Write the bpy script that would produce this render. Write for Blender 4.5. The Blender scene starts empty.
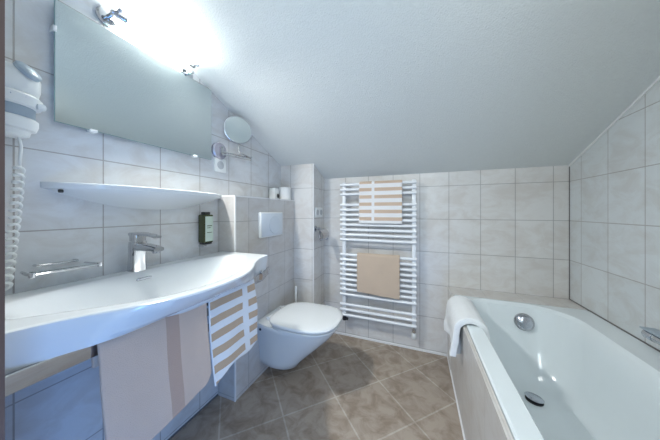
import bpy, bmesh, math, random
from math import pi, sin, cos, radians, sqrt, atan2
from mathutils import Vector, Matrix, noise
random.seed(4)
COL = bpy.context.scene.collection

# ------------------------------------------------------------------ room constants (metres, camera foot at origin)
D, R, L = 1.888, 0.9005, 1.0956        # back wall y, right wall x, left wall -x
def zc(y): return 1.372 + 0.42*(D - y)  # sloping ceiling
BOXX, BOXY, BOXZ = -0.964, 1.0, 1.165   # cistern boxing
COLX, COLY = -0.786, 1.66               # full height pillar
Y0 = -0.08                              # outer face of door wall
YF = 0.10                               # inner face of door wall

# ------------------------------------------------------------------ materials
def newmat(name):
    m = bpy.data.materials.new(name); m.use_nodes = True
    nt = m.node_tree
    return m, nt, nt.nodes['Principled BSDF']
def setp(b, **k):
    for n, v in k.items():
        b.inputs[n.replace('_', ' ')].default_value = v
def P(name, col, rough=.4, metal=0., var=.04, scale=30., bump=0., bscale=200., **k):
    m, nt, b = newmat(name)
    N, Lk = nt.nodes, nt.links
    setp(b, Roughness=rough, Metallic=metal, **k)
    tc = N.new('ShaderNodeTexCoord')
    nz = N.new('ShaderNodeTexNoise'); nz.inputs['Scale'].default_value = scale; nz.inputs['Detail'].default_value = 3
    Lk.new(tc.outputs['Object'], nz.inputs['Vector'])
    mx = N.new('ShaderNodeMix'); mx.data_type = 'RGBA'
    mx.inputs[6].default_value = (*[c*(1-var) for c in col], 1)
    mx.inputs[7].default_value = (*[min(1, c*(1+var)) for c in col], 1)
    Lk.new(nz.outputs['Fac'], mx.inputs[0]); Lk.new(mx.outputs[2], b.inputs['Base Color'])
    if bump:
        n2 = N.new('ShaderNodeTexNoise'); n2.inputs['Scale'].default_value = bscale; n2.inputs['Detail'].default_value = 4
        Lk.new(tc.outputs['Object'], n2.inputs['Vector'])
        bp = N.new('ShaderNodeBump'); bp.inputs['Strength'].default_value = bump; bp.inputs['Distance'].default_value = .004
        Lk.new(n2.outputs['Fac'], bp.inputs['Height']); Lk.new(bp.outputs[0], b.inputs['Normal'])
    return m

def tile_mat(name, offx, offy, offz, c1, c2, grout, bw=.201, bh=.25, mortar=.0022, rot=0., rough=.3, vein=(.82, .765, .72), veinamt=.55, floor=False, bump=.35):
    m, nt, b = newmat(name)
    N, Lk = nt.nodes, nt.links
    g = N.new('ShaderNodeNewGeometry')
    sp = N.new('ShaderNodeSeparateXYZ'); Lk.new(g.outputs['Position'], sp.inputs[0])
    sn = N.new('ShaderNodeSeparateXYZ'); Lk.new(g.outputs['True Normal'], sn.inputs[0])
    def math_(op, a, bb=None):
        n = N.new('ShaderNodeMath'); n.operation = op
        for i, v in enumerate((a, bb)):
            if v is None: continue
            if isinstance(v, (int, float)): n.inputs[i].default_value = v
            else: Lk.new(v, n.inputs[i])
        return n.outputs[0]
    cb = N.new('ShaderNodeCombineXYZ')
    if floor:
        x, y = sp.outputs[0], sp.outputs[1]
        u = math_('MULTIPLY', math_('ADD', x, y), .70711); v = math_('MULTIPLY', math_('SUBTRACT', y, x), .70711)
        Lk.new(math_('ADD', u, offx), cb.inputs[0]); Lk.new(math_('ADD', v, offy), cb.inputs[1])
    else:
        fy = math_('GREATER_THAN', math_('ABSOLUTE', sn.outputs[1]), .5)       # faces looking along y use x
        ux = math_('ADD', sp.outputs[0], offx); uy = math_('ADD', sp.outputs[1], offy)
        u = math_('ADD', math_('MULTIPLY', ux, fy), math_('MULTIPLY', uy, math_('SUBTRACT', 1., fy)))
        fz = math_('GREATER_THAN', math_('ABSOLUTE', sn.outputs[2]), .5)
        vz = math_('ADD', math_('MULTIPLY', math_('ADD', sp.outputs[2], offz), math_('SUBTRACT', 1., fz)), math_('MULTIPLY', .05, fz))
        ux2 = math_('ADD', math_('MULTIPLY', u, math_('SUBTRACT', 1., fz)), math_('MULTIPLY', ux, fz))
        Lk.new(ux2, cb.inputs[0]); Lk.new(vz, cb.inputs[1])
    br = N.new('ShaderNodeTexBrick'); br.offset = 0; br.squash = 1; br.offset_frequency = 2; br.squash_frequency = 2
    for n, val in (('Scale', 1.), ('Mortar Size', mortar), ('Mortar Smooth', .2), ('Bias', 0.), ('Brick Width', bw), ('Row Height', bh)):
        br.inputs[n].default_value = val
    br.inputs['Color1'].default_value = (*c1, 1); br.inputs['Color2'].default_value = (*c2, 1); br.inputs['Mortar'].default_value = (*grout, 1)
    Lk.new(cb.outputs[0], br.inputs['Vector'])
    nz = N.new('ShaderNodeTexNoise'); nz.inputs['Scale'].default_value = 7 if not floor else 11
    nz.inputs['Detail'].default_value = 8; nz.inputs['Roughness'].default_value = .65; nz.inputs['Distortion'].default_value = .7
    mp = N.new('ShaderNodeMapping'); mp.inputs['Scale'].default_value = (1, 1, 1.7) if not floor else (1, 1, 1); mp.inputs['Rotation'].default_value = (.5, .4, .3)
    Lk.new(g.outputs['Position'], mp.inputs[0]); Lk.new(mp.outputs[0], nz.inputs['Vector'])
    rp = N.new('ShaderNodeValToRGB'); rp.color_ramp.elements[0].position = .38; rp.color_ramp.elements[1].position = .58
    rp.color_ramp.elements[0].color = (*vein, 1); rp.color_ramp.elements[1].color = (1, 1, 1, 1)
    Lk.new(nz.outputs['Fac'], rp.inputs[0])
    mx = N.new('ShaderNodeMix'); mx.data_type = 'RGBA'; mx.blend_type = 'MULTIPLY'; mx.inputs[0].default_value = veinamt
    Lk.new(br.outputs['Color'], mx.inputs[6]); Lk.new(rp.outputs[0], mx.inputs[7])
    Lk.new(mx.outputs[2], b.inputs['Base Color'])
    bp = N.new('ShaderNodeBump'); bp.invert = True; bp.inputs['Strength'].default_value = bump; bp.inputs['Distance'].default_value = .002
    Lk.new(br.outputs['Fac'], bp.inputs['Height'])
    Lk.new(bp.outputs[0], b.inputs['Normal'])
    b.inputs['Roughness'].default_value = rough
    return m

WT1, WT2, GR = (.71, .70, .685), (.68, .67, .655), (.40, .39, .38)
ZO = -.0195 + 1.0
M = {}
M['tile_back'] = tile_mat('wall tile back', -(R-.0802)+4.02, 0, ZO, WT1, WT2, GR)
M['tile_left'] = tile_mat('wall tile left', 0, -.4815+4.02, ZO, (.68, .695, .71), (.65, .665, .68), GR, rough=.22)
M['tile_right'] = tile_mat('wall tile right', 0, -(D-.3096)+4.02, ZO, (.66, .695, .705), (.63, .665, .675), GR)
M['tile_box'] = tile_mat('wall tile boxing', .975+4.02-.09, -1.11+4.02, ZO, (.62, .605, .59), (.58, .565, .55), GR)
M['tile_pillar'] = tile_mat('wall tile pillar', 1.0+4.02, -1.62+4.02, ZO, WT1, WT2, GR)
M['tile_tub'] = tile_mat('tub apron tile', -(R-.0802)+4.02, -1.9+4.02, ZO, (.66, .645, .62), (.62, .60, .58), (.55, .54, .52))
M['floor'] = tile_mat('floor tile', -1.655*.70711+3.05, -1.68*.70711+3.05, 0, (.40, .335, .272), (.365, .305, .25), (.50, .45, .39),
                      bw=.305, bh=.305, mortar=.0045, rough=.38, vein=(.60, .55, .50), veinamt=.85, floor=True)
M['ceiling'] = P('rough plaster', (.745, .77, .76), rough=.9, var=.03, scale=60, bump=.85, bscale=190)
M['white_trim'] = P('white silicone trim', (.80, .80, .80), rough=.4)
M['dark_joint'] = P('dark joint', (.16, .15, .15), rough=.6)
M['wood'] = P('dark brown door frame', (.075, .045, .036), rough=.4, var=.25, scale=12)
M['ceramic'] = P('white ceramic', (.71, .735, .745), rough=.07, var=.005, Coat_Weight=.3)
M['enamel'] = P('white tub enamel', (.74, .80, .82), rough=.1, var=.005, Coat_Weight=.3)
M['chrome'] = P('chrome', (.56, .57, .59), rough=.08, metal=1., var=.01)
M['bar_chrome'] = P('darker chrome', (.50, .50, .52), rough=.06, metal=1., var=.01)
M['satin'] = P('satin chrome', (.55, .57, .62), rough=.25, metal=1., var=.02)
M['mirror'] = P('mirror silver', (.60, .655, .66), rough=.02, metal=1., var=.002)
M['mirror_edge'] = P('mirror glass edge', (.30, .45, .45), rough=.2)
M['dark'] = P('black rubber', (.02, .02, .022), rough=.5)
M['plastic'] = P('white plastic', (.78, .80, .79), rough=.3, var=.01)
M['plate'] = P('flush plate plastic', (.66, .71, .76), rough=.25, var=.01)
M['socket_hole'] = P('grey socket inset', (.45, .47, .49), rough=.4)
M['lacquer'] = P('white radiator lacquer', (.82, .84, .86), rough=.25, var=.01)
M['paper'] = P('white paper', (.82, .82, .80), rough=.95, var=.03, bump=.2)
M['dryer_grey'] = P('blue grey plastic', (.33, .40, .46), rough=.35)
M['bottle'] = P('dark green bottle', (.055, .065, .025), rough=.2, var=.1)
M['label'] = P('pale green label', (.52, .62, .55), rough=.5)
M['blue_disc'] = P('violet grey disc', (.40, .40, .47), rough=.25, metal=.6)
m, nt, b = newmat('clear glass'); setp(b, Base_Color=(.92, .97, .97, 1), Roughness=.02, Transmission_Weight=1., IOR=1.06); M['glass'] = m
m, nt, b = newmat('glowing lamp tube'); setp(b, Base_Color=(1, 1, 1, 1), Emission_Color=(.95, 1, .985, 1), Emission_Strength=36.); M['tube'] = m

def towel_mat(name, base, kind):
    m, nt, b = newmat(name); N, Lk = nt.nodes, nt.links
    setp(b, Roughness=.95, Sheen_Weight=.3)
    uv = N.new('ShaderNodeUVMap'); uv.uv_map = 'UVMap'
    sp = N.new('ShaderNodeSeparateXYZ'); Lk.new(uv.outputs[0], sp.inputs[0])
    def math_(op, a, bb):
        n = N.new('ShaderNodeMath'); n.operation = op
        for i, v in enumerate((a, bb)):
            if isinstance(v, (int, float)): n.inputs[i].default_value = v
            else: Lk.new(v, n.inputs[i])
        return n.outputs[0]
    def band(x, a, c): return math_('MULTIPLY', math_('GREATER_THAN', x, a), math_('LESS_THAN', x, c))
    mx = N.new('ShaderNodeMix'); mx.data_type = 'RGBA'
    mx.inputs[6].default_value = (*base, 1)
    u, v = sp.outputs[0], sp.outputs[1]
    if kind[0] == 'stripes':
        per, duty, ph, b0, b1, col2 = kind[1:]
        fr = math_('FRACT', math_('DIVIDE', math_('ADD', v, ph), per), 0)
        st = math_('LESS_THAN', fr, duty)
        ok = math_('SUBTRACT', 1., band(u, b0, b1))
        ok = math_('MULTIPLY', ok, band(u, .004, kind[4]+10))
        Lk.new(math_('MULTIPLY', st, ok), mx.inputs[0])
    elif kind[0] == 'band':
        b0, b1, col2 = kind[1:]
        Lk.new(band(u, b0, b1), mx.inputs[0])
    else:
        col2 = tuple(c*.93 for c in base)
        tcn = N.new('ShaderNodeTexNoise'); tcn.inputs['Scale'].default_value = 12; Lk.new(uv.outputs[0], tcn.inputs['Vector'])
        Lk.new(tcn.outputs['Fac'], mx.inputs[0])
    mx.inputs[7].default_value = (*col2, 1)
    Lk.new(mx.outputs[2], b.inputs['Base Color'])
    nz = N.new('ShaderNodeTexNoise'); nz.inputs['Scale'].default_value = 420; nz.inputs['Detail'].default_value = 2
    Lk.new(uv.outputs[0], nz.inputs['Vector'])
    bp = N.new('ShaderNodeBump'); bp.inputs['Strength'].default_value = .5; bp.inputs['Distance'].default_value = .004
    Lk.new(nz.outputs['Fac'], bp.inputs['Height']); Lk.new(bp.outputs[0], b.inputs['Normal'])
    return m
BEIGE = (.56, .44, .335)
M['t_stripe_basin'] = towel_mat('striped towel at basin', (.78, .78, .78), ('stripes', .060, .5, -.008, .165, .195, (.52, .365, .235)))
M['t_stripe_rail'] = towel_mat('striped towel at radiator', (.80, .79, .79), ('stripes', .058, .46, .023, .103, .125, (.60, .45, .34)))
M['t_beige_basin'] = towel_mat('beige towel at basin', (.60, .445, .345), ('band', .150, .190, (.47, .315, .235)))
M['t_beige_rail'] = towel_mat('beige towel at radiator', (.60, .47, .36), ('plain',))
M['t_white'] = towel_mat('white terry', (.86, .88, .89), ('plain',))

# ------------------------------------------------------------------ mesh helpers
class B:
    def __init__(s): s.bm = bmesh.new()
    def _merge(s, t):
        me = bpy.data.meshes.new('tmp'); t.to_mesh(me); t.free(); s.bm.from_mesh(me); bpy.data.meshes.remove(me); return s
    def box(s, x0, x1, y0, y1, z0, z1, bev=0., seg=2, mat=None):
        t = bmesh.new(); bmesh.ops.create_cube(t, size=1)
        for v in t.verts:
            v.co = Vector(((x0+x1)/2+v.co.x*(x1-x0), (y0+y1)/2+v.co.y*(y1-y0), (z0+z1)/2+v.co.z*(z1-z0)))
        if bev: bmesh.ops.bevel(t, geom=t.edges[:], offset=bev, segments=seg, profile=.5, affect='EDGES')
        if mat is not None: t.transform(mat)
        return s._merge(t)
    def loft(s, rings, cap0=True, cap1=True, closed=True):
        t = bmesh.new()
        R_ = [[t.verts.new(p) for p in r] for r in rings]
        n = len(rings[0])
        for a, c in zip(R_, R_[1:]):
            for i in range(n if closed else n-1):
                j = (i+1) % n
                t.faces.new((a[i], a[j], c[j], c[i]))
        if cap0: t.faces.new(R_[0][::-1])
        if cap1: t.faces.new(R_[-1])
        bmesh.ops.recalc_face_normals(t, faces=t.faces[:])
        return s._merge(t)
    def tube(s, pts, r, seg=10, caps=True):
        pts = [Vector(p) for p in pts]
        rr = r if isinstance(r, (list, tuple)) else [r]*len(pts)
        rings = []; up = None
        for i, p in enumerate(pts):
            d = (pts[min(i+1, len(pts)-1)] - pts[max(i-1, 0)]).normalized()
            if up is None:
                up = Vector((0, 0, 1)) if abs(d.z) < .9 else Vector((1, 0, 0))
            a = d.cross(up).normalized(); up = a.cross(d).normalized()
            rings.append([p + (a*cos(2*pi*k/seg) + up*sin(2*pi*k/seg))*rr[i] for k in range(seg)])
        return s.loft(rings, caps, caps)
    def lathe(s, o, d, prof, seg=24):
        o, d = Vector(o), Vector(d).normalized()
        a = d.orthogonal().normalized(); c = d.cross(a)
        rings = [[o + d*h + (a*cos(2*pi*k/seg)+c*sin(2*pi*k/seg))*max(r, 1e-4) for k in range(seg)] for r, h in prof]
        return s.loft(rings)
    def prism(s, poly, axis, a0, a1):
        # poly in the two other axes
        def mk(p, a): return {'X': (a, p[0], p[1]), 'Y': (p[0], a, p[1]), 'Z': (p[0], p[1], a)}[axis]
        return s.loft([[mk(p, a0) for p in poly], [mk(p, a1) for p in poly]])
    def build(s, name, mat, parent=None, smooth=True, sharp=40, mod=None):
        bm = s.bm
        bmesh.ops.recalc_face_normals(bm, faces=bm.faces[:]) if mod != 'raw' else None
        if parent is not None:
            off = Vector(parent['_w']) if '_w' in parent else parent.location.copy()
        else:
            xs = [v.co for v in bm.verts]
            off = Vector(((min(v.x for v in xs)+max(v.x for v in xs))/2, (min(v.y for v in xs)+max(v.y for v in xs))/2, min(v.z for v in xs)))
        bmesh.ops.translate(bm, verts=bm.verts[:], vec=-off)
        me = bpy.data.meshes.new(name); bm.to_mesh(me); bm.free()
        me.materials.append(mat)
        if smooth:
            for p in me.polygons: p.use_smooth = True
            me.set_sharp_from_angle(angle=radians(sharp))
        o = bpy.data.objects.new(name, me); COL.objects.link(o)
        o['_w'] = tuple(off)
        if parent is not None: o.parent = parent; o.location = (0, 0, 0)
        else: o.location = off
        return o

def tag(o, label, cat, group=None):
    o['label'] = label; o['category'] = cat
    if group: o['group'] = group
    return o
def thing(name, loc, label, cat, group=None):
    o = bpy.data.objects.new(name, None); COL.objects.link(o); o.location = loc; o.empty_display_size = .05; o['_w'] = tuple(loc)
    return tag(o, label, cat, group)
def struct(name, b_, mat, smooth=False):
    o = b_.build(name, mat, smooth=smooth); o['kind'] = 'structure'; return o
def lerp(a, c, t): return a+(c-a)*t
def sstep(t):
    t = max(0, min(1, t)); return t*t*(3-2*t)
def interp(x, tab):
    if x <= tab[0][0]: return tab[0][1]
    for (a, va), (c, vc) in zip(tab, tab[1:]):
        if x <= c: return lerp(va, vc, (x-a)/(c-a))
    return tab[-1][1]

# ------------------------------------------------------------------ room shell
struct('floor', B().box(-L-.1, R+.1, Y0, D+.1, -.06, 0), M['floor'])
def side(x0, x1): return B().prism([(Y0, 0), (D, 0), (D, zc(D)), (Y0, zc(Y0))], 'X', x0, x1)
struct('wall_left', side(-L-.1, -L), M['tile_left'])
struct('wall_right', side(R, R+.1), M['tile_right'])
struct('wall_back', B().box(-L-.1, R+.1, D, D+.1, 0, zc(D)), M['tile_back'])
struct('ceiling', B().prism([(Y0, zc(Y0)), (D+.1, zc(D+.1)), (D+.1, zc(D+.1)+.1), (Y0, zc(Y0)+.1)], 'X', -L-.1, R+.1), M['ceiling'])
# door wall with its opening (the photographer stands in it)
JX0, JX1, JZ = -.4125, .20, 1.96
b_ = B().box(-L, JX0-.03, Y0, YF, 0, zc(YF)).box(JX1+.03, R, Y0, YF, 0, zc(YF)).box(JX0-.03, JX1+.03, Y0, YF, JZ+.03, zc(YF))
struct('wall_front', b_, M['tile_left'])
b_ = B().box(JX0-.03, JX0, Y0, YF, 0, JZ).box(JX1, JX1+.03, Y0, YF, 0, JZ).box(JX0-.03, JX1+.03, Y0, YF, JZ, JZ+.03)
struct('trim_1', b_, M['wood'])
# cistern boxing and pillar
struct('wall_boxing', B().box(-L, BOXX, BOXY, COLY, 0, BOXZ), M['tile_box'])
struct('wall_pillar', B().prism([(COLY, 0), (D, 0), (D, zc(D)), (COLY, zc(COLY))], 'X', -L, COLX), M['tile_pillar'])
struct('trim_2', B().box(BOXX-.006, BOXX+.002, BOXY-.002, BOXY+.006, 0, BOXZ).box(BOXX-.008, BOXX+.002, BOXY, COLY, BOXZ-.002, BOXZ+.006)
       .box(-L, BOXX+.002, BOXY-.002, BOXY+.006, BOXZ-.002, BOXZ+.006), M['white_trim'])
struct('trim_3', B().prism([(COLY-.002, 0), (COLY+.004, 0), (COLY+.004, zc(COLY+.004)), (COLY-.002, zc(COLY-.002))], 'X', COLX-.004, COLX+.002), M['white_trim'])
struct('baseboard_back', B().box(COLX, .2, D-.008, D, 0, .014), M['white_trim'])
struct('baseboard_left', B().box(-L, -L+.005, YF, BOXY, 0, .007), M['dark_joint'])
ys = (D, YF)
struct('trim_4', B().prism([(D, zc(D)-.010), (D, zc(D)), (YF, zc(YF)), (YF, zc(YF)-.010)], 'X', R-.005, R), M['white_trim'])
struct('trim_5', B().box(R-.004, R, D-.003, D, .52, zc(D)-.004).box(R-.004, R, YF, D, .519, .525), M['dark_joint'])
# tiled ledge behind the tub, tiled apron
TX, TY1, TZ = .226, 1.722, .52
struct('trim_6', B().box(.207, R, TY1, D, 0, TZ), M['tile_tub'])
struct('wall_tub', B().box(.210, .2245, YF, TY1, 0, TZ-.012), M['tile_tub'])
struct('trim_7', B().box(.203, .210, YF, D, 0, .006).box(.205, .211, D-.004, D, 0, TZ), M['white_trim'])

# ------------------------------------------------------------------ bathtub
tub = thing('bathtub', (.56, .92, 0.), 'white enamel built-in bathtub behind a tiled apron along the right wall', 'bathtub')
NS = 96
def ring_round(cx0, cx1, cy0, cy1, rads, z, n=NS):
    # rounded rectangle, rads = (r at x1y1, x0y1, x0y0, x1y0), sampled evenly per corner
    out = []; q = n//4
    cs = [(cx1-rads[0], cy1-rads[0], 0, rads[0]), (cx0+rads[1], cy1-rads[1], 90, rads[1]), (cx0+rads[2], cy0+rads[2], 180, rads[2]), (cx1-rads[3], cy0+rads[3], 270, rads[3])]
    for cx, cy, a, r in cs:
        for k in range(q):
            t = radians(a + 90*k/(q-1)); out.append((cx+r*cos(t), cy+r*sin(t), z))
    return out
X0, X1, YA, YB = TX, R-.001, YF+.002, TY1
lip = dict(cx0=.288, cx1=.795, cy0=.22, cy1=1.695)
rings = [ring_round(X0, X1, YA, YB, (.012,)*4, TZ-.034),
         ring_round(X0, X1, YA, YB, (.012,)*4, TZ-.006),
         ring_round(X0+.006, X1-.003, YA+.006, YB-.006, (.012,)*4, TZ),
         ring_round(.289, .786, .212, 1.703, (.20, .13, .13, .2), TZ+.0),
         ring_round(.293, .780, .22, 1.695, (.195, .125, .125, .195), TZ-.006),
         ring_round(.299, .772, .235, 1.684, (.19, .12, .12, .19), TZ-.016),
         ring_round(.314, .756, .29, 1.662, (.18, .12, .12, .18), TZ-.10),
         ring_round(.330, .748, .38, 1.628, (.17, .12, .12, .17), TZ-.20),
         ring_round(.352, .724, .47, 1.582, (.15, .12, .12, .15), TZ-.30),
         ring_round(.372, .704, .53, 1.545, (.14, .11, .11, .14), TZ-.35),
         ring_round(.400, .676, .58, 1.510, (.12, .09, .09, .12), TZ-.378),
         ring_round(.450, .630, .65, 1.455, (.08, .06, .06, .08), TZ-.388)]
B().loft(rings, cap0=False, cap1=True).build('tub_shell', M['enamel'], tub, sharp=32)
dr = B().lathe((.545, 1.425, TZ-.388), (0, 0, 1), [(.036, 0), (.036, .006), (.028, .008), (.028, .001)]).build('drain', M['dark'], tub)
B().lathe((.545, 1.425, TZ-.376), (.12, .1, 1), [(.004, -.012), (.010, -.002), (.036, .0), (.038, .004), (.034, .007), (0, .008)]).build('drain_cap', M['satin'], dr)
oc = Vector((.585, 1.655, .425)); od = Vector((-.05, -1, .2))
ov = B().lathe(oc+Vector((0, .012, 0)), od, [(.044, 0), (.048, .006), (.048, .020), (.042, .026), (0, .026)]).build('overflow_knob', M['bar_chrome'], tub)
B().lathe(oc+Vector((0, .012, 0))+od.normalized()*.026, od, [(.034, 0), (.034, .012), (.026, .018), (0, .018)]).build('knob_grip', M['satin'], ov)

for x in (.47, .62):
    for y in (.70, 1.30):
        B().lathe((x, y, 0), (0, 0, 1), [(.03, 0), (.03, .01), (.012, .014), (.012, .130)], 12).build('foot', M['satin'], tub)
# mixer on the right wall
mx_ = thing('bath_mixer', (R, 1.17, .58), 'chrome bath mixer on the right wall above the tub rim', 'mixer tap')
MZ = .594
B().tube([(R-.050, 1.05, MZ), (R-.050, 1.255, MZ)], .0165, 20).build('mixer_body', M['chrome'], mx_)
B().lathe((R-.050, 1.255, MZ), (0, 1, 0), [(.018, 0), (.018, .034), (.015, .041), (0, .042)]).build('mixer_knob', M['satin'], mx_)
B().lathe((R-.050, 1.05, MZ), (0, -1, 0), [(.018, 0), (.018, .034), (.015, .041), (0, .042)]).build('mixer_knob', M['satin'], mx_)
for y in (1.09, 1.20):
    B().lathe((R, y, MZ), (-1, 0, 0), [(.026, 0), (.026, .006), (.011, .010), (.011, .05)]).build('wall_flange', M['chrome'], mx_)
B().tube([(R-.050, 1.12, MZ), (R-.085, 1.12, MZ-.004), (R-.11, 1.12, MZ-.025)], .010, 12).build('spout', M['chrome'], mx_)
B().box(R-.070, R-.024, 1.02, 1.298, MZ+.0185, MZ+.0235, .002).build('top_shelf', M['dryer_grey'], mx_)

# ------------------------------------------------------------------ washbasin
CYB, HW = .5525, .4375
ftab = [(0, -.578), (.05, -.580), (.1, -.588), (.15, -.604), (.2, -.630), (.24, -.656), (.28, -.684), (.32, -.706), (.36, -.722), (.40, -.732), (.4375, -.735)]
def front(dy): return interp(abs(dy), ftab)
basin = thing('washbasin', (-L, CYB, .70), 'wide white ceramic washbasin with a curved front on the left wall', 'washbasin')
NY, NV = 64, 40
prof_rings = []
for i in range(NY+1):
    dy = -HW + 2*HW*i/NY; y = CYB+dy
    e = 1-abs(dy)/HW
    f = front(dy)
    xb = -L+.001
    ring = []
    # top from the wall to the front edge
    bb, bf = -.985, f+(-.040)
    for k in range(NV+1):
        v = k/NV; x = lerp(xb, f-.006, v)
        bc = (bb+bf)/2; ha = max(.02, (bf-bb)/2)
        rho = ((abs((x-bc)/ha))**2.6 + (abs(dy)/.375)**2.8)**(1/2.7)
        g = sstep((1.03-rho)/.55)
        z = .850 - .105*g
        if x < -1.05: z -= .012*sstep((-1.05-x)/.045)
        ring.append((x, y, z))
    ring.append((f-.001, y, .848)); ring.append((f, y, .843))
    xl = lerp(min(f, -.71)+.002, f, 0.) if abs(dy) > .36 else lerp(f, -.675, .85)
    xl = min(f-.012, max(-.735, -.675 - .055*sstep((abs(dy)-.2)/.2)))
    ring.append((lerp(f, xl, .35), y, .818)); ring.append((lerp(f, xl, .75), y, .790)); zb_ = .775-.009*sstep((abs(dy)-.22)/.2); ring.append((xl, y, zb_)); ring.append((xl-.012, y, zb_-.002))
    q = sstep(e/.6)
    ring.append((-.765, y, lerp(zb_-.002, .775, q))); ring.append((-.84, y, lerp(zb_-.002, .715, q))); ring.append((-.98, y, lerp(zb_-.002, .70, q))); ring.append((xb, y, lerp(zb_-.002, .72, q)))
    prof_rings.append(ring)
B().loft(prof_rings).build('basin_bowl', M['ceramic'], basin, sharp=55)
# overflow slot
sl = Matrix.Translation((-.948, .535, .829)) @ Matrix.Rotation(radians(-38), 4, 'Y')
B().box(-.006, .006, -.026, .026, -.004, .006, .0055, 3, sl).build('overflow_slot', M['satin'], basin)
# chrome towel bar below the front edge
bar = B()
pts = [(y, -.724, .7515) for y in (.118, .2, .4, .6, .8, .86, .90)] + [(.93, -.726, .752), (.955, -.734, .753), (.98, -.744, .755), (1.005, -.753, .757), (1.03, -.757, .758)]
bar.loft([[(x+.004, y, z+.019), (x+.0055, y, z), (x+.004, y, z-.019), (x-.004, y, z-.019), (x-.004, y, z+.019)] for y, x, z in pts])
for y in (.16, .93): bar.tube([(-.722, y, .765), (-.735, y, .781)], .006, 8)
bar.build('towel_bar', M['bar_chrome'], basin, sharp=30)
# waste pipe
B().tube([(-.84, CYB, .72), (-.84, CYB, .60)], .018, 14).lathe((-.84, CYB, .50), (0, 0, 1), [(.03, 0), (.034, .006), (.034, .09), (.02, .10)]).tube([(-.86, CYB, .57), (-L, CYB, .57)], .016, 12).build('waste_trap', M['chrome'], basin)

# tap
tap = thing('basin_tap', (-1.02, .55, .845), 'chrome single lever tap on the back edge of the washbasin', 'tap')
def rr(cx, cy, hx, hy, z, n=20, p=4.):
    o = []
    for k in range(n):
        t = 2*pi*k/n; c_, s_ = cos(t), sin(t)
        o.append((cx+hx*math.copysign(abs(c_)**(2/p), c_), cy+hy*math.copysign(abs(s_)**(2/p), s_), z))
    return o
B().loft([rr(-1.02, .55, .027, .026, .838), rr(-1.02, .55, .026, .025, .855), rr(-1.02, .55, .024, .023, .90), rr(-1.018, .55, .025, .024, .945), rr(-1.016, .55, .024, .023, .962)]).build('tap_body', M['chrome'], tap)
def ryz(x, cy, hy, z0, z1, n=16, p=4.):
    return [(x, a, c) for a, c, _ in rr(cy, (z0+z1)/2, hy, (z1-z0)/2, 0, n, p)]
B().loft([ryz(-1.02, .55, .021, .925, .958), ryz(-.96, .55, .021, .930, .956), ryz(-.905, .55, .020, .930, .950), ryz(-.890, .55, .018, .932, .946)]).build('spout', M['chrome'], tap)
B().lathe((-.905, .55, .933), (0, 0, -1), [(.012, 0), (.012, .008), (.009, .009)]).build('aerator', M['satin'], tap)
B().loft([rr(-1.016, .55, .022, .021, .964), rr(-1.016, .55, .023, .022, .985), rr(-1.014, .55, .020, .02, .994)]).build('lever_hub', M['chrome'], tap)
B().loft([ryz(-1.038, .55, .021, .984, .998), ryz(-.99, .55, .020, .988, .999), ryz(-.93, .55, .017, .985, .993), ryz(-.90, .55, .014, .980, .987)]).build('lever', M['chrome'], tap)

# soap basket left of the tap
sd = thing('soap_basket', (-L, .36, .885), 'chrome wire soap basket with a clear glass dish above the left end of the washbasin', 'soap dish')
B().tube([(-L, .295, .898), (-1.03, .286, .900), (-1.0, .290, .901), (-.995, .35, .902), (-1.0, .428, .901), (-1.03, .436, .90), (-L, .432, .898)], .0042, 8)\
    .lathe((-1.0, .287, .901), (0, 0, 1), [(.007, -.006), (.007, .006)], 10).lathe((-1.0, .431, .901), (0, 0, 1), [(.007, -.006), (.007, .006)], 10).build('rail', M['chrome'], sd)
B().tube([(-L, .318, .914), (-1.06, .314, .916), (-1.055, .35, .917), (-1.06, .40, .916), (-L, .404, .914)], .0036, 8).build('inner_rail', M['chrome'], sd)
B().loft([rr(-1.045, .362, .036, .060, .899), rr(-1.045, .362, .040, .064, .9005), rr(-1.045, .362, .036, .060, .902)]).build('glass_dish', M['glass'], sd)

# soap dispenser
sp_ = thing('soap_dispenser', (-L, .893, .90), 'dark green soap dispenser bottle with a pale label on the wall right of the tap', 'soap dispenser')
B().box(-L+.008, -1.040, .866, .922, .912, 1.062, .006).build('bottle', M['bottle'], sp_)
B().box(-L+.012, -1.046, .870, .918, .903, .913, .003).build('bottle_base', M['dark'], sp_)
B().box(-L+.016, -1.050, .876, .912, 1.061, 1.076, .004).build('cap', M['dark'], sp_)
lb = B().box(-1.0405, -1.0385, .871, .918, .920, 1.052, .0005).build('label', M['label'], sp_)
B().box(-1.0386, -1.0382, .880, .910, 1.000, 1.004).build('label_print', M['bottle'], lb)
B().box(-1.0386, -1.0382, .880, .904, .990, .993).build('label_print', M['bottle'], lb)
B().box(-1.0386, -1.0382, .880, .910, .965, .968).build('label_print', M['bottle'], lb)
B().box(-L, -L+.009, .880, .908, .896, 1.03, .002).tube([(-L+.006, .874, .895), (-1.055, .874, .893), (-1.05, .885, .895)], .004, 8).build('wall_bracket', M['chrome'], sp_)

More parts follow.
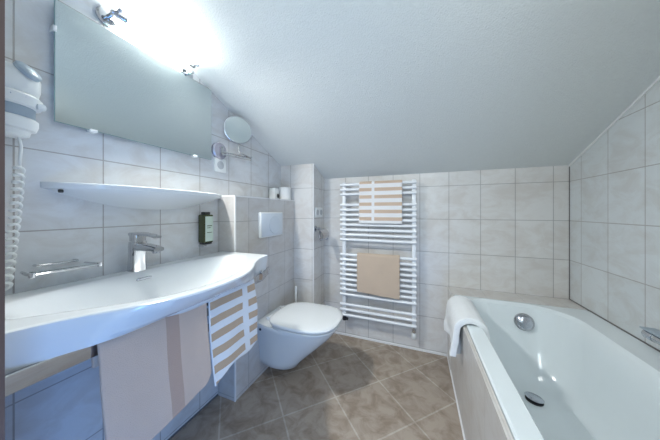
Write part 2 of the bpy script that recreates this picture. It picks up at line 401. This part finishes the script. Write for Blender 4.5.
# ------------------------------------------------------------------ shelf under the mirror
sh = thing('ceramic_shelf', (-L, .665, 1.09), 'long white ceramic wall shelf with a rounded underside between mirror and washbasin', 'shelf')
rings = []
for i in range(49):
    t = -1+2*i/48; y = .665+.335*t
    bow = max(0., 1-abs(t)**2.4)
    xf = -L + .012 + .135*bow**.6
    zl = 1.155 - .068*max(0, 1-abs(t)**2.2)
    z1 = 1.172
    ring = [(-L, y, z1), (xf-.004, y, z1), (xf, y, z1-.003), (xf, y, z1-.017), (xf-.004, y, z1-.020)]
    for k in range(1, 10):
        a = k/9
        ring.append((lerp(xf-.004, -L, a), y, lerp(z1-.020, zl, a**.8)))
    rings.append(ring)
B().loft(rings).build('shelf_body', M['ceramic'], sh, sharp=50)
B().lathe((-1.045, .356, 1.147), (.25, -.05, -.97), [(.006, 0), (.006, .008)], 12).build('screw', M['dark'], sh)

# ------------------------------------------------------------------ wall mirror
mi = thing('wall_mirror', (-L, .64, 1.366), 'large frameless rectangular mirror above the shelf on the left wall', 'mirror')
MY0, MY1, MZ0, MZ1 = .353, .938, 1.366, 1.755
B().box(-L+.016, -L+.0215, MY0, MY1, MZ0, MZ1).build('mirror_backing', M['mirror_edge'], mi)
B().box(-L+.0215, -L+.0225, MY0+.001, MY1-.001, MZ0+.001, MZ1-.001).build('mirror_glass', M['mirror'], mi)
B().box(-L, -L+.016, MY0+.05, MY1-.05, MZ0+.05, MZ1-.08).build('mounting_panel', M['white_trim'], mi)
for y, z in ((.445, MZ0), (.84, MZ0)):
    B().box(-L, -L+.028, y-.010, y+.010, z-.006, z+.004, .002).build('mirror_clip', M['plastic'], mi)
for z in (1.66,):
    B().box(-L, -L+.027, MY0-.005, MY0+.004, z-.009, z+.009, .002).build('mirror_clip', M['plastic'], mi)

# ------------------------------------------------------------------ lamp over the mirror
la = thing('wall_lamp', (-L, .65, 1.775), 'glowing white tube lamp on chrome brackets above the mirror', 'lamp')
TXL = -1.047
B().lathe((TXL, .532, 1.814), (0, 1, -.027), [(.012, -.004), (.017, 0), (.017, .245), (.012, .249)], 20).build('light_tube', M['tube'], la)
for y, s_ in ((.492, 1), (.805, -1)):
    z = 1.814 if s_ > 0 else 1.806
    r_ = .034
    zt = 1.812 if s_ > 0 else 1.775
    B().lathe((-L, y, zt), (1, 0, 0), [(r_, 0), (r_, .006), (r_*.85, .012), (.008, .014), (.008, .05)]).build('wall_bracket', M['chrome'], la)
    B().lathe((TXL, y, z), (0, s_, 0), [(.006, -.012), (.010, -.006), (.010, .030), (.013, .034), (.013, .046)]).build('tube_holder', M['chrome'], la)
    B().lathe((TXL, y, z), (1, 0, -.1), [(.005, 0), (.005, .028), (.008, .032), (.008, .040), (.004, .044)], 12).build('finial', M['satin'], la)

# ------------------------------------------------------------------ shaving mirror
sm = thing('shaving_mirror', (-L, 1.0, 1.38), 'round chrome shaving mirror on a swivel arm near the ceiling slope', 'mirror')
B().lathe((-L, 1.005, 1.435), (1, 0, 0), [(.050, 0), (.050, .012), (.044, .018), (0, .018)], 32).build('wall_rosette', M['blue_disc'], sm)
B().box(-L+.018, -L+.034, .995, 1.015, 1.415, 1.458, .004).build('arm_mount', M['chrome'], sm)
E1 = (-1.035, 1.215, 1.432)
B().tube([(-L+.03, 1.005, 1.428), (-1.052, 1.03, 1.427), E1], .0045, 8).tube([(-L+.03, 1.005, 1.413), (-1.052, 1.03, 1.412), (E1[0], E1[1], E1[2]-.012)], .0045, 8)\
    .lathe((E1[0], E1[1], E1[2]-.020), (0, 0, 1), [(.006, 0), (.006, .03)], 12).tube([E1, (-1.030, 1.100, 1.446)], .0045, 8).tube([(-1.030, 1.100, 1.434), (-1.035, 1.097, 1.50)], .005, 10).build('swivel_arm', M['chrome'], sm)
dc = Vector((-1.032, 1.094, 1.579)); dn = Vector((.95, -.56, .0)).normalized()
fr = B().lathe(dc, dn, [(.064, -.014), (.079, -.010), (.084, -.002), (.084, .004), (.079, .006)], 40).build('mirror_frame', M['satin'], sm)
B().lathe(dc, dn, [(.0785, .004), (.0785, .0065)], 40).build('mirror_glass', M['mirror'], fr)

def socket(name, o, nx, ny, label, double=False):
    # wall plate facing (nx,ny); o = centre on wall
    t = thing(name, o, label, 'socket')
    tx, ty = -ny, nx
    wid = (.145 if double else .082)
    def bx(u0, u1, w0, w1, z0, z1, bev):
        xs = [o[0]+tx*u0+nx*w0, o[0]+tx*u1+nx*w1]; ys = [o[1]+ty*u0+ny*w0, o[1]+ty*u1+ny*w1]
        return B().box(min(xs), max(xs), min(ys), max(ys), o[2]+z0, o[2]+z1, bev)
    bx(-wid/2, wid/2, 0, .010, -.041, .041, .003).build('face_plate', M['plastic'], t)
    for c in ((-.036, .036) if double else (0,)):
        B().lathe((o[0]+tx*c, o[1]+ty*c, o[2]), (nx, ny, 0), [(.024, .006), (.024, .0108), (.022, .0112), (.0, .0104)], 24).build('socket_inset', M['socket_hole'], t)
    return t
socket('wall_socket', (-L, 1.012, 1.352), 1, 0, 'single white socket on the left wall under the shaving mirror')
socket('double_socket', (COLX, 1.755, 1.070), 1, 0, 'double white socket on the side of the tiled pillar', True)

# ------------------------------------------------------------------ hair dryer
hd = thing('hair_dryer', (-L, .262, 1.29), 'white wall hair dryer in its holder at the left edge, coiled cord below', 'hair dryer')
HX, HY = -1.030, .256
B().box(-L, -L+.02, HY-.045, HY+.045, 1.295, 1.50, .006).box(-L+.01, HX, HY-.02, HY+.02, 1.31, 1.48, .004).build('wall_plate', M['plastic'], hd)
bd = B().lathe((HX, HY, 1.400), (.03, .04, 1), [(.046, 0), (.050, .005), (.0525, .02), (.052, .048), (.047, .062), (.036, .070), (.0, .073)], 36).build('dryer_body', M['plastic'], hd)
B().lathe((HX+.040, HY+.020, 1.459), (.66, .42, .62), [(.026, -.004), (.027, .005), (.023, .009), (.010, .011), (0, .0112)], 24).build('air_inlet', M['dryer_grey'], bd)
hr = B().lathe((HX, HY, 1.366), (.04, .06, 1), [(.048, 0), (.054, .004), (.0555, .028), (.050, .034)], 36).build('holder_ring', M['plastic'], hd)
B().box(HX+.034, HX+.052, HY+.034, HY+.052, 1.362, 1.380, .006).build('hook', M['plastic'], hr)
B().box(HX+.0525, HX+.0545, HY-.012, HY+.014, 1.384, 1.388, .0005).build('print_mark', M['dryer_grey'], hr)
B().lathe((HX, HY, 1.325), (0, 0, 1), [(.042, 0), (.0445, .004), (.045, .045)], 32).build('barrel', M['dryer_grey'], hd)
B().lathe((HX, HY, 1.302), (.04, .06, 1), [(.038, 0), (.045, .004), (.049, .020), (.048, .032), (.044, .035)], 32).build('holder_cup', M['plastic'], hd)
B().lathe((HX, HY, 1.284), (0, 0, 1), [(.026, 0), (.034, .004), (.038, .020)], 32).build('nozzle', M['plastic'], hd)
pts = [(-1.03, .272, 1.288), (-1.03, .276, 1.26), (-1.03, .274, 1.225), (-1.032, .274, 1.205)]
def cpath(t): return Vector((-1.035, lerp(.274, .252, t**1.3), lerp(1.205, .872, t)))
NT = 17
for k in range(NT*12+1):
    t = k/(NT*12); a = 2*pi*k/12 + pi
    p = cpath(t); pts.append((p.x+.010*cos(a), p.y+.0085*sin(a), p.z+.006*cos(a)))
B().tube(pts, .0036, 6).build('coiled_cord', M['plastic'], hd, sharp=80)

# ------------------------------------------------------------------ towels
def towel(name, p0, p1, out, rb, zb, lf, lb, mat, thick=.007, amp=.004, seed=0, flare=0., lf2=None, wav=0., wf=1., skew=0., rcorner=0., bulge=0.):
    """cloth over a bar running p0->p1 (xy), front hanging on the 'out' side; lf / lf2 front length at p0 / p1"""
    p0, p1, out = Vector((*p0, 0)), Vector((*p1, 0)), Vector((*out, 0)).normalized()
    lf2 = lf if lf2 is None else lf2
    W = (p1-p0).length; ax = (p1-p0).normalized(); nu = 44; nf, na, nb = 44, 8, 14
    t = bmesh.new(); uvl = t.loops.layers.uv.new('UVMap'); grid = []; uvs = []
    for j in range(nf+na+nb+1):
        row, ur = [], []
        for i in range(nu+1):
            u = i/nu
            Lf = lerp(lf, lf2, u)
            if rcorner and u > 1-rcorner: Lf -= .03*(((u-1+rcorner)/rcorner)**3)
            Lf += wav*sin(2*pi*wf*u+seed)
            if j <= nf:
                d = Lf*(1-j/nf); n_, z = rb + flare*d + bulge*sin(pi*min(1, d/Lf)), zb-d; v = d
            elif j <= nf+na:
                a = pi*(j-nf)/na; n_, z = rb*cos(a), zb+rb*sin(a)*.9; v = -rb*a
            else:
                d = lb*(j-nf-na)/nb; n_, z = -rb-.02*d*0, zb-d; v = -rb*pi-d
            k = min(1, max(0, (zb-z)/.12))
            w = noise.noise(Vector((u*W*9+seed*7, z*4, seed)))*amp*k*2.2 + noise.noise(Vector((u*W*30, z*25, seed+3)))*amp*.25
            if j > nf+na: w *= .2
            p = p0 + ax*(u*W + skew*max(0, (zb-z))) + out*(n_+w); p.z = z
            row.append(t.verts.new(p)); ur.append((u*W, v))
        grid.append(row); uvs.append(ur)
    for j in range(len(grid)-1):
        for i in range(nu):
            idx = ((j, i), (j, i+1), (j+1, i+1), (j+1, i))
            f = t.faces.new([grid[a][c] for a, c in idx])
            for lp, (a, c) in zip(f.loops, idx): lp[uvl].uv = uvs[a][c]
    bmesh.ops.recalc_face_normals(t, faces=t.faces[:])
    o_ = B(); o_.bm.free(); o_.bm = t
    o = o_.build(name, mat, sharp=80)
    md = o.modifiers.new('thick', 'SOLIDIFY'); md.thickness = thick; md.offset = 0
    md2 = o.modifiers.new('soft', 'BEVEL'); md2.width = thick*.45; md2.segments = 2; md2.limit_method = 'ANGLE'; md2.angle_limit = radians(50)
    return o
tag(towel('beige_towel', (-.720, .300), (-.720, .592), (1, 0), .016, .758, .33, .06, M['t_beige_basin'], thick=.010, amp=.006, seed=1, lf2=.288, flare=.02, skew=.05, rcorner=.12),
    'beige towel with a darker woven band hanging from the washbasin bar', 'towel')
tag(towel('striped_towel', (-.720, .603), (-.720, .850), (1, 0), .014, .756, .315, .14, M['t_stripe_basin'], thick=.007, amp=.008, seed=2.4, lf2=.275, flare=.03, skew=.06, wav=.012, wf=1.1),
    'white and beige striped towel hanging from the washbasin bar', 'towel')

# ------------------------------------------------------------------ towel radiator
RY = 1.808
rad = thing('towel_radiator', (-.29, D, .12), 'white ladder towel radiator on the back wall', 'radiator')
for x in (-.578, -.026):
    B().box(x-.015, x+.015, RY+.004, RY+.036, .205, 1.322, .006).build('post', M['lacquer'], rad)
zs = [1.299, 1.259, 1.220] + [1.132-.0411*i for i in range(8)] + [.719-.0415*i for i in range(9)] + [.304, .261, .216]
for z in zs:
    b2 = B(); b2.tube([(-.606, RY-.002, z), (-.008, RY-.002, z)], .0115, 12)
    b2.build('bar', M['lacquer'], rad)
for x in (-.578, -.026):
    for z in (1.17, .33):
        B().tube([(x, RY+.036, z), (x, D, z)], .010, 10).build('wall_mount', M['lacquer'], rad)
b2 = B().lathe((-.026, RY+.02, .206), (0, 0, -1), [(.010, 0), (.010, .02), (.014, .022), (.014, .045), (.010, .05)], 16).tube([(-.026, RY+.02, .165), (-.026, D, .165)], .009, 10)
vv = b2.build('valve', M['chrome'], rad)
B().lathe((-.026, RY+.02, .156), (0, 0, -1), [(.012, 0), (.017, .006), (.017, .036), (.012, .042), (0, .043)], 16).build('valve_cap', M['plastic'], vv)
B().lathe((-.578, RY+.02, .206), (0, 0, -1), [(.010, 0), (.010, .015), (.015, .018), (.015, .044), (.006, .048)], 16).tube([(-.578, RY+.02, .178), (-.578, D, .178)], .009, 10)\
    .tube([(-.578, RY+.02, .178), (-.545, RY+.01, .178)], .011, 10).build('valve', M['dark'], rad)

tag(towel('striped_towel', (-.442, RY-.002), (-.108, RY-.002), (0, -1), .0185, 1.300, .318, .22, M['t_stripe_rail'], thick=.008, amp=.0025, seed=5, flare=.01, lf2=.316),
    'white and beige striped towel folded over the top of the radiator', 'towel')
tag(towel('beige_towel', (-.458, RY-.002), (-.126, RY-.002), (0, -1), .0185, .722, .292, .18, M['t_beige_rail'], thick=.007, amp=.003, seed=8, flare=.015, lf2=.312, skew=.0),
    'plain beige towel hanging on the lower radiator bars', 'towel')
wt = towel('white_towel', (.246, 1.60), (.246, 1.275), (-1, 0), .062, .488, .17, .13, M['t_white'], thick=.028, amp=.018, seed=11, flare=.05, skew=.06, wav=.014, lf2=.145)
tag(wt, 'white terry towel draped over the far corner of the bathtub rim', 'towel')

# ------------------------------------------------------------------ toilet
TYC = 1.312
to = thing('toilet', (BOXX, TYC, .08), 'white wall hung toilet with closed lid under the flush plate', 'toilet')
def dshape(xb, xf, hw, z, n=40, p=2.5, tilt=0.):
    """outline: straight back at xb, rounded nose at xf"""
    out = []
    xm = xb + (xf-xb)*.38
    for k in range(n+1):
        t = -pi/2 + pi*k/n; c_, s_ = cos(t), sin(t)
        x = xm + (xf-xm)*max(0, c_)**(2/p); y = TYC + hw*math.copysign(abs(s_)**(2/p), s_)
        out.append((x, y, z + tilt*(x-xb)))
    for fr_ in (.66, .33, 0): out.append((lerp(xb, xm, fr_), TYC+hw*(.80+.20*fr_), z))
    for fr_ in (0, .33, .66): out.append((lerp(xb, xm, fr_), TYC-hw*(.80+.20*fr_), z))
    return out
X_ = BOXX
def oval(x0, x1, hw, z, n=56, p=2.75):
    xc = (x0+x1)/2; ha = (x1-x0)/2; out = []
    for k in range(n):
        t = 2*pi*k/n; c_, s_ = cos(t), sin(t)
        q = p if c_ > 0 else 3.2
        out.append((xc+ha*math.copysign(abs(c_)**(2/q), c_), TYC+hw*math.copysign(abs(s_)**(2/q), s_), z))
    return out
bowl = [dshape(X_, -.745, .098, .080), dshape(X_, -.718, .110, .088), dshape(X_, -.690, .118, .125), dshape(X_, -.625, .128, .185), dshape(X_, -.560, .142, .245),
        dshape(X_, -.500, .158, .305), dshape(X_, -.468, .170, .345), dshape(X_, -.456, .175, .364), dshape(X_, -.460, .172, .371)]
B().loft(bowl).build('toilet_bowl', M['ceramic'], to, sharp=50)
B().loft([oval(-.865, -.478, .154, .369), oval(-.868, -.470, .160, .3755), oval(-.880, -.448, .184, .3765), oval(-.880, -.447, .184, .383), oval(-.876, -.454, .180, .386)]).build('toilet_seat', M['ceramic'], to, sharp=40)
B().loft([oval(-.865, -.472, .160, .385), oval(-.868, -.468, .164, .3915), oval(-.888, -.445, .187, .393), oval(-.888, -.443, .188, .402), oval(-.883, -.448, .184, .408), oval(-.865, -.470, .167, .412), oval(-.82, -.52, .12, .414)]).build('toilet_lid', M['ceramic'], to, sharp=40)
for s_ in (-1, 1):
    B().tube([(-.902, TYC+s_*.075-.018, .386), (-.902, TYC+s_*.075+.018, .386)], .013, 14).tube([(-.902, TYC+s_*.075, .368), (-.902, TYC+s_*.075, .386)], .010, 10).build('hinge', M['ceramic'], to)
    B().lathe((-.925, TYC+s_*.140, .335), (0, s_, 0), [(.008, -.02), (.008, .004), (.005, .006)], 12).build('bolt_cap', M['dark'], to)
fp = thing('flush_plate', (BOXX, TYC, .90), 'white flush plate on the tiled boxing above the toilet', 'flush plate')
B().box(BOXX, BOXX+.022, 1.197, 1.452, .905, 1.072, .004).build('plate_frame', M['plastic'], fp)
B().box(BOXX+.021, BOXX+.0245, 1.205, 1.445, .912, 1.065, .001).build('plate_face', M['plate'], fp)
B().lathe((BOXX+.0235, 1.345, .985), (1, 0, 0), [(.062, 0), (.060, .004), (.02, .0025)], 36).build('flush_button', M['plate'], fp)

# brush standing behind the toilet
br = thing('toilet_brush', (-.90, 1.575, 0), 'white toilet brush handle sticking up behind the toilet', 'toilet brush')
B().lathe((-.90, 1.575, 0), (0, 0, 1), [(.040, 0), (.044, .004), (.040, .13), (.036, .132)], 24).build('brush_holder', M['plastic'], br)
B().lathe((-.90, 1.575, .13), (0, 0, 1), [(.006, 0), (.006, .25), (.009, .29), (.010, .34), (.006, .355), (0, .357)], 14).build('brush_handle', M['plastic'], br)

# toilet rolls on the boxing
def roll(o, axis, h, r, label):
    t = thing('toilet_roll', o, label, 'toilet roll')
    a = Vector(axis)
    B().lathe(o, a, [(.020, 0), (r-.003, 0), (r, .003), (r, h-.003), (r-.003, h), (.020, h), (.020, h-.02)], 32).build('paper', M['paper'], t)
    B().lathe(Vector(o)+a*(h-.018), a, [(.0195, 0), (.0195, .0185)], 20).build('core', M['dark'], t)
roll((-1.020, 1.600, BOXZ+.006), (0, 0, 1), .104, .050, 'standing white toilet roll on the tiled boxing, nearer the pillar')
bx_ = thing('tissue_box', (-1.06, 1.508, BOXZ+.006), 'small white tissue holder with a dark opening beside the toilet roll on the boxing', 'tissue box')
B().box(-L+.008, -1.030, 1.478, 1.538, BOXZ+.006, BOXZ+.098, .010).build('holder_shell', M['plastic'], bx_)
B().lathe((-1.031, 1.518, BOXZ+.036), (1, 0, 0), [(.016, 0), (.016, .004), (.008, .005)], 16).build('opening', M['dark'], bx_)

# paper holder on the pillar
ph = thing('paper_holder', (COLX, 1.73, .86), 'chrome toilet paper holder on the side of the tiled pillar', 'paper holder')
B().lathe((COLX, 1.70, .935), (1, 0, 0), [(.026, 0), (.026, .006), (.013, .010), (.013, .045)], 20).build('wall_rosette', M['chrome'], ph)
cv = []
for k in range(9):
    a = radians(-15+125*k/8); cv.append((COLX+.050+.042*cos(a), .875+.055*sin(a)))
B().loft([[(x, 1.63, z), (x+.002, 1.63, z+.003), (x+.002, 1.765, z+.003), (x, 1.765, z)] for x, z in cv]).build('cover_flap', M['bar_chrome'], ph)
B().tube([(COLX+.042, 1.70, .935), (COLX+.055, 1.66, .900), (COLX+.060, 1.64, .866), (COLX+.064, 1.66, .850), (COLX+.064, 1.78, .848)], .008, 10).lathe((COLX+.064, 1.78, .848), (0, 1, 0), [(.012, 0), (.012, .014)], 12).build('roll_bar', M['satin'], ph)

# ------------------------------------------------------------------ lights
def area(name, loc, target, sx, sy, e, col):
    l = bpy.data.lights.new(name, 'AREA'); l.shape = 'RECTANGLE'; l.size = sx; l.size_y = sy; l.energy = e; l.color = col
    o = bpy.data.objects.new(name, l); COL.objects.link(o); o.location = loc
    o.rotation_euler = (Vector(target)-Vector(loc)).to_track_quat('-Z', 'Y').to_euler(); return o
area('hallway_fill', (-.08, -.50, 1.55), (-.1, 1.5, .9), .45, .45, 4.3, (.90, .98, 1.))  # added fill from behind the camera, belongs to no visible source
area('ceiling_fill', (.25, .55, 1.88), (.2, .8, 0), .35, .35, 2.2, (1., 1., .97))  # added soft fill below the ceiling, its fixture is unseen
area('doorway_blue_fill_upper', (.13, -.06, 1.35), (-1.05, .45, 1.25), .14, .9, 1.1, (.25, .55, 1.))  # added weak blue fill that cools the left wall, no window here
area('lamp_downlight', (-1.01, .66, 1.77), (-.25, 1.15, .3), .22, .03, 4., (1., 1., .97)).data.spread = radians(125)
area('doorway_blue_fill', (.13, -.05, .33), (-1.05, .38, .40), .14, .4, 4., (.10, .36, 1.))  # added low blue fill in the doorway, aimed at the tiles below the basin

w = bpy.data.worlds.new('World'); bpy.context.scene.world = w; w.use_nodes = True
bg = w.node_tree.nodes['Background']; bg.inputs[0].default_value = (.72, .88, .95, 1); bg.inputs[1].default_value = .8

# ------------------------------------------------------------------ camera
cd = bpy.data.cameras.new('camera'); cd.sensor_width = 36; cd.lens = 226/660*36; cd.clip_start = .01
cd.shift_y = (211.2-220)/660.
cam = bpy.data.objects.new('camera', cd); COL.objects.link(cam)
cam.location = (0, 0, 1.08); cam.rotation_euler = (pi/2, 0, .3697)
sc = bpy.context.scene; sc.camera = cam
for o in bpy.data.objects:
    if '_w' in o: del o['_w']
sc.view_settings.view_transform = 'Standard'
sc.view_settings.exposure = 0.70
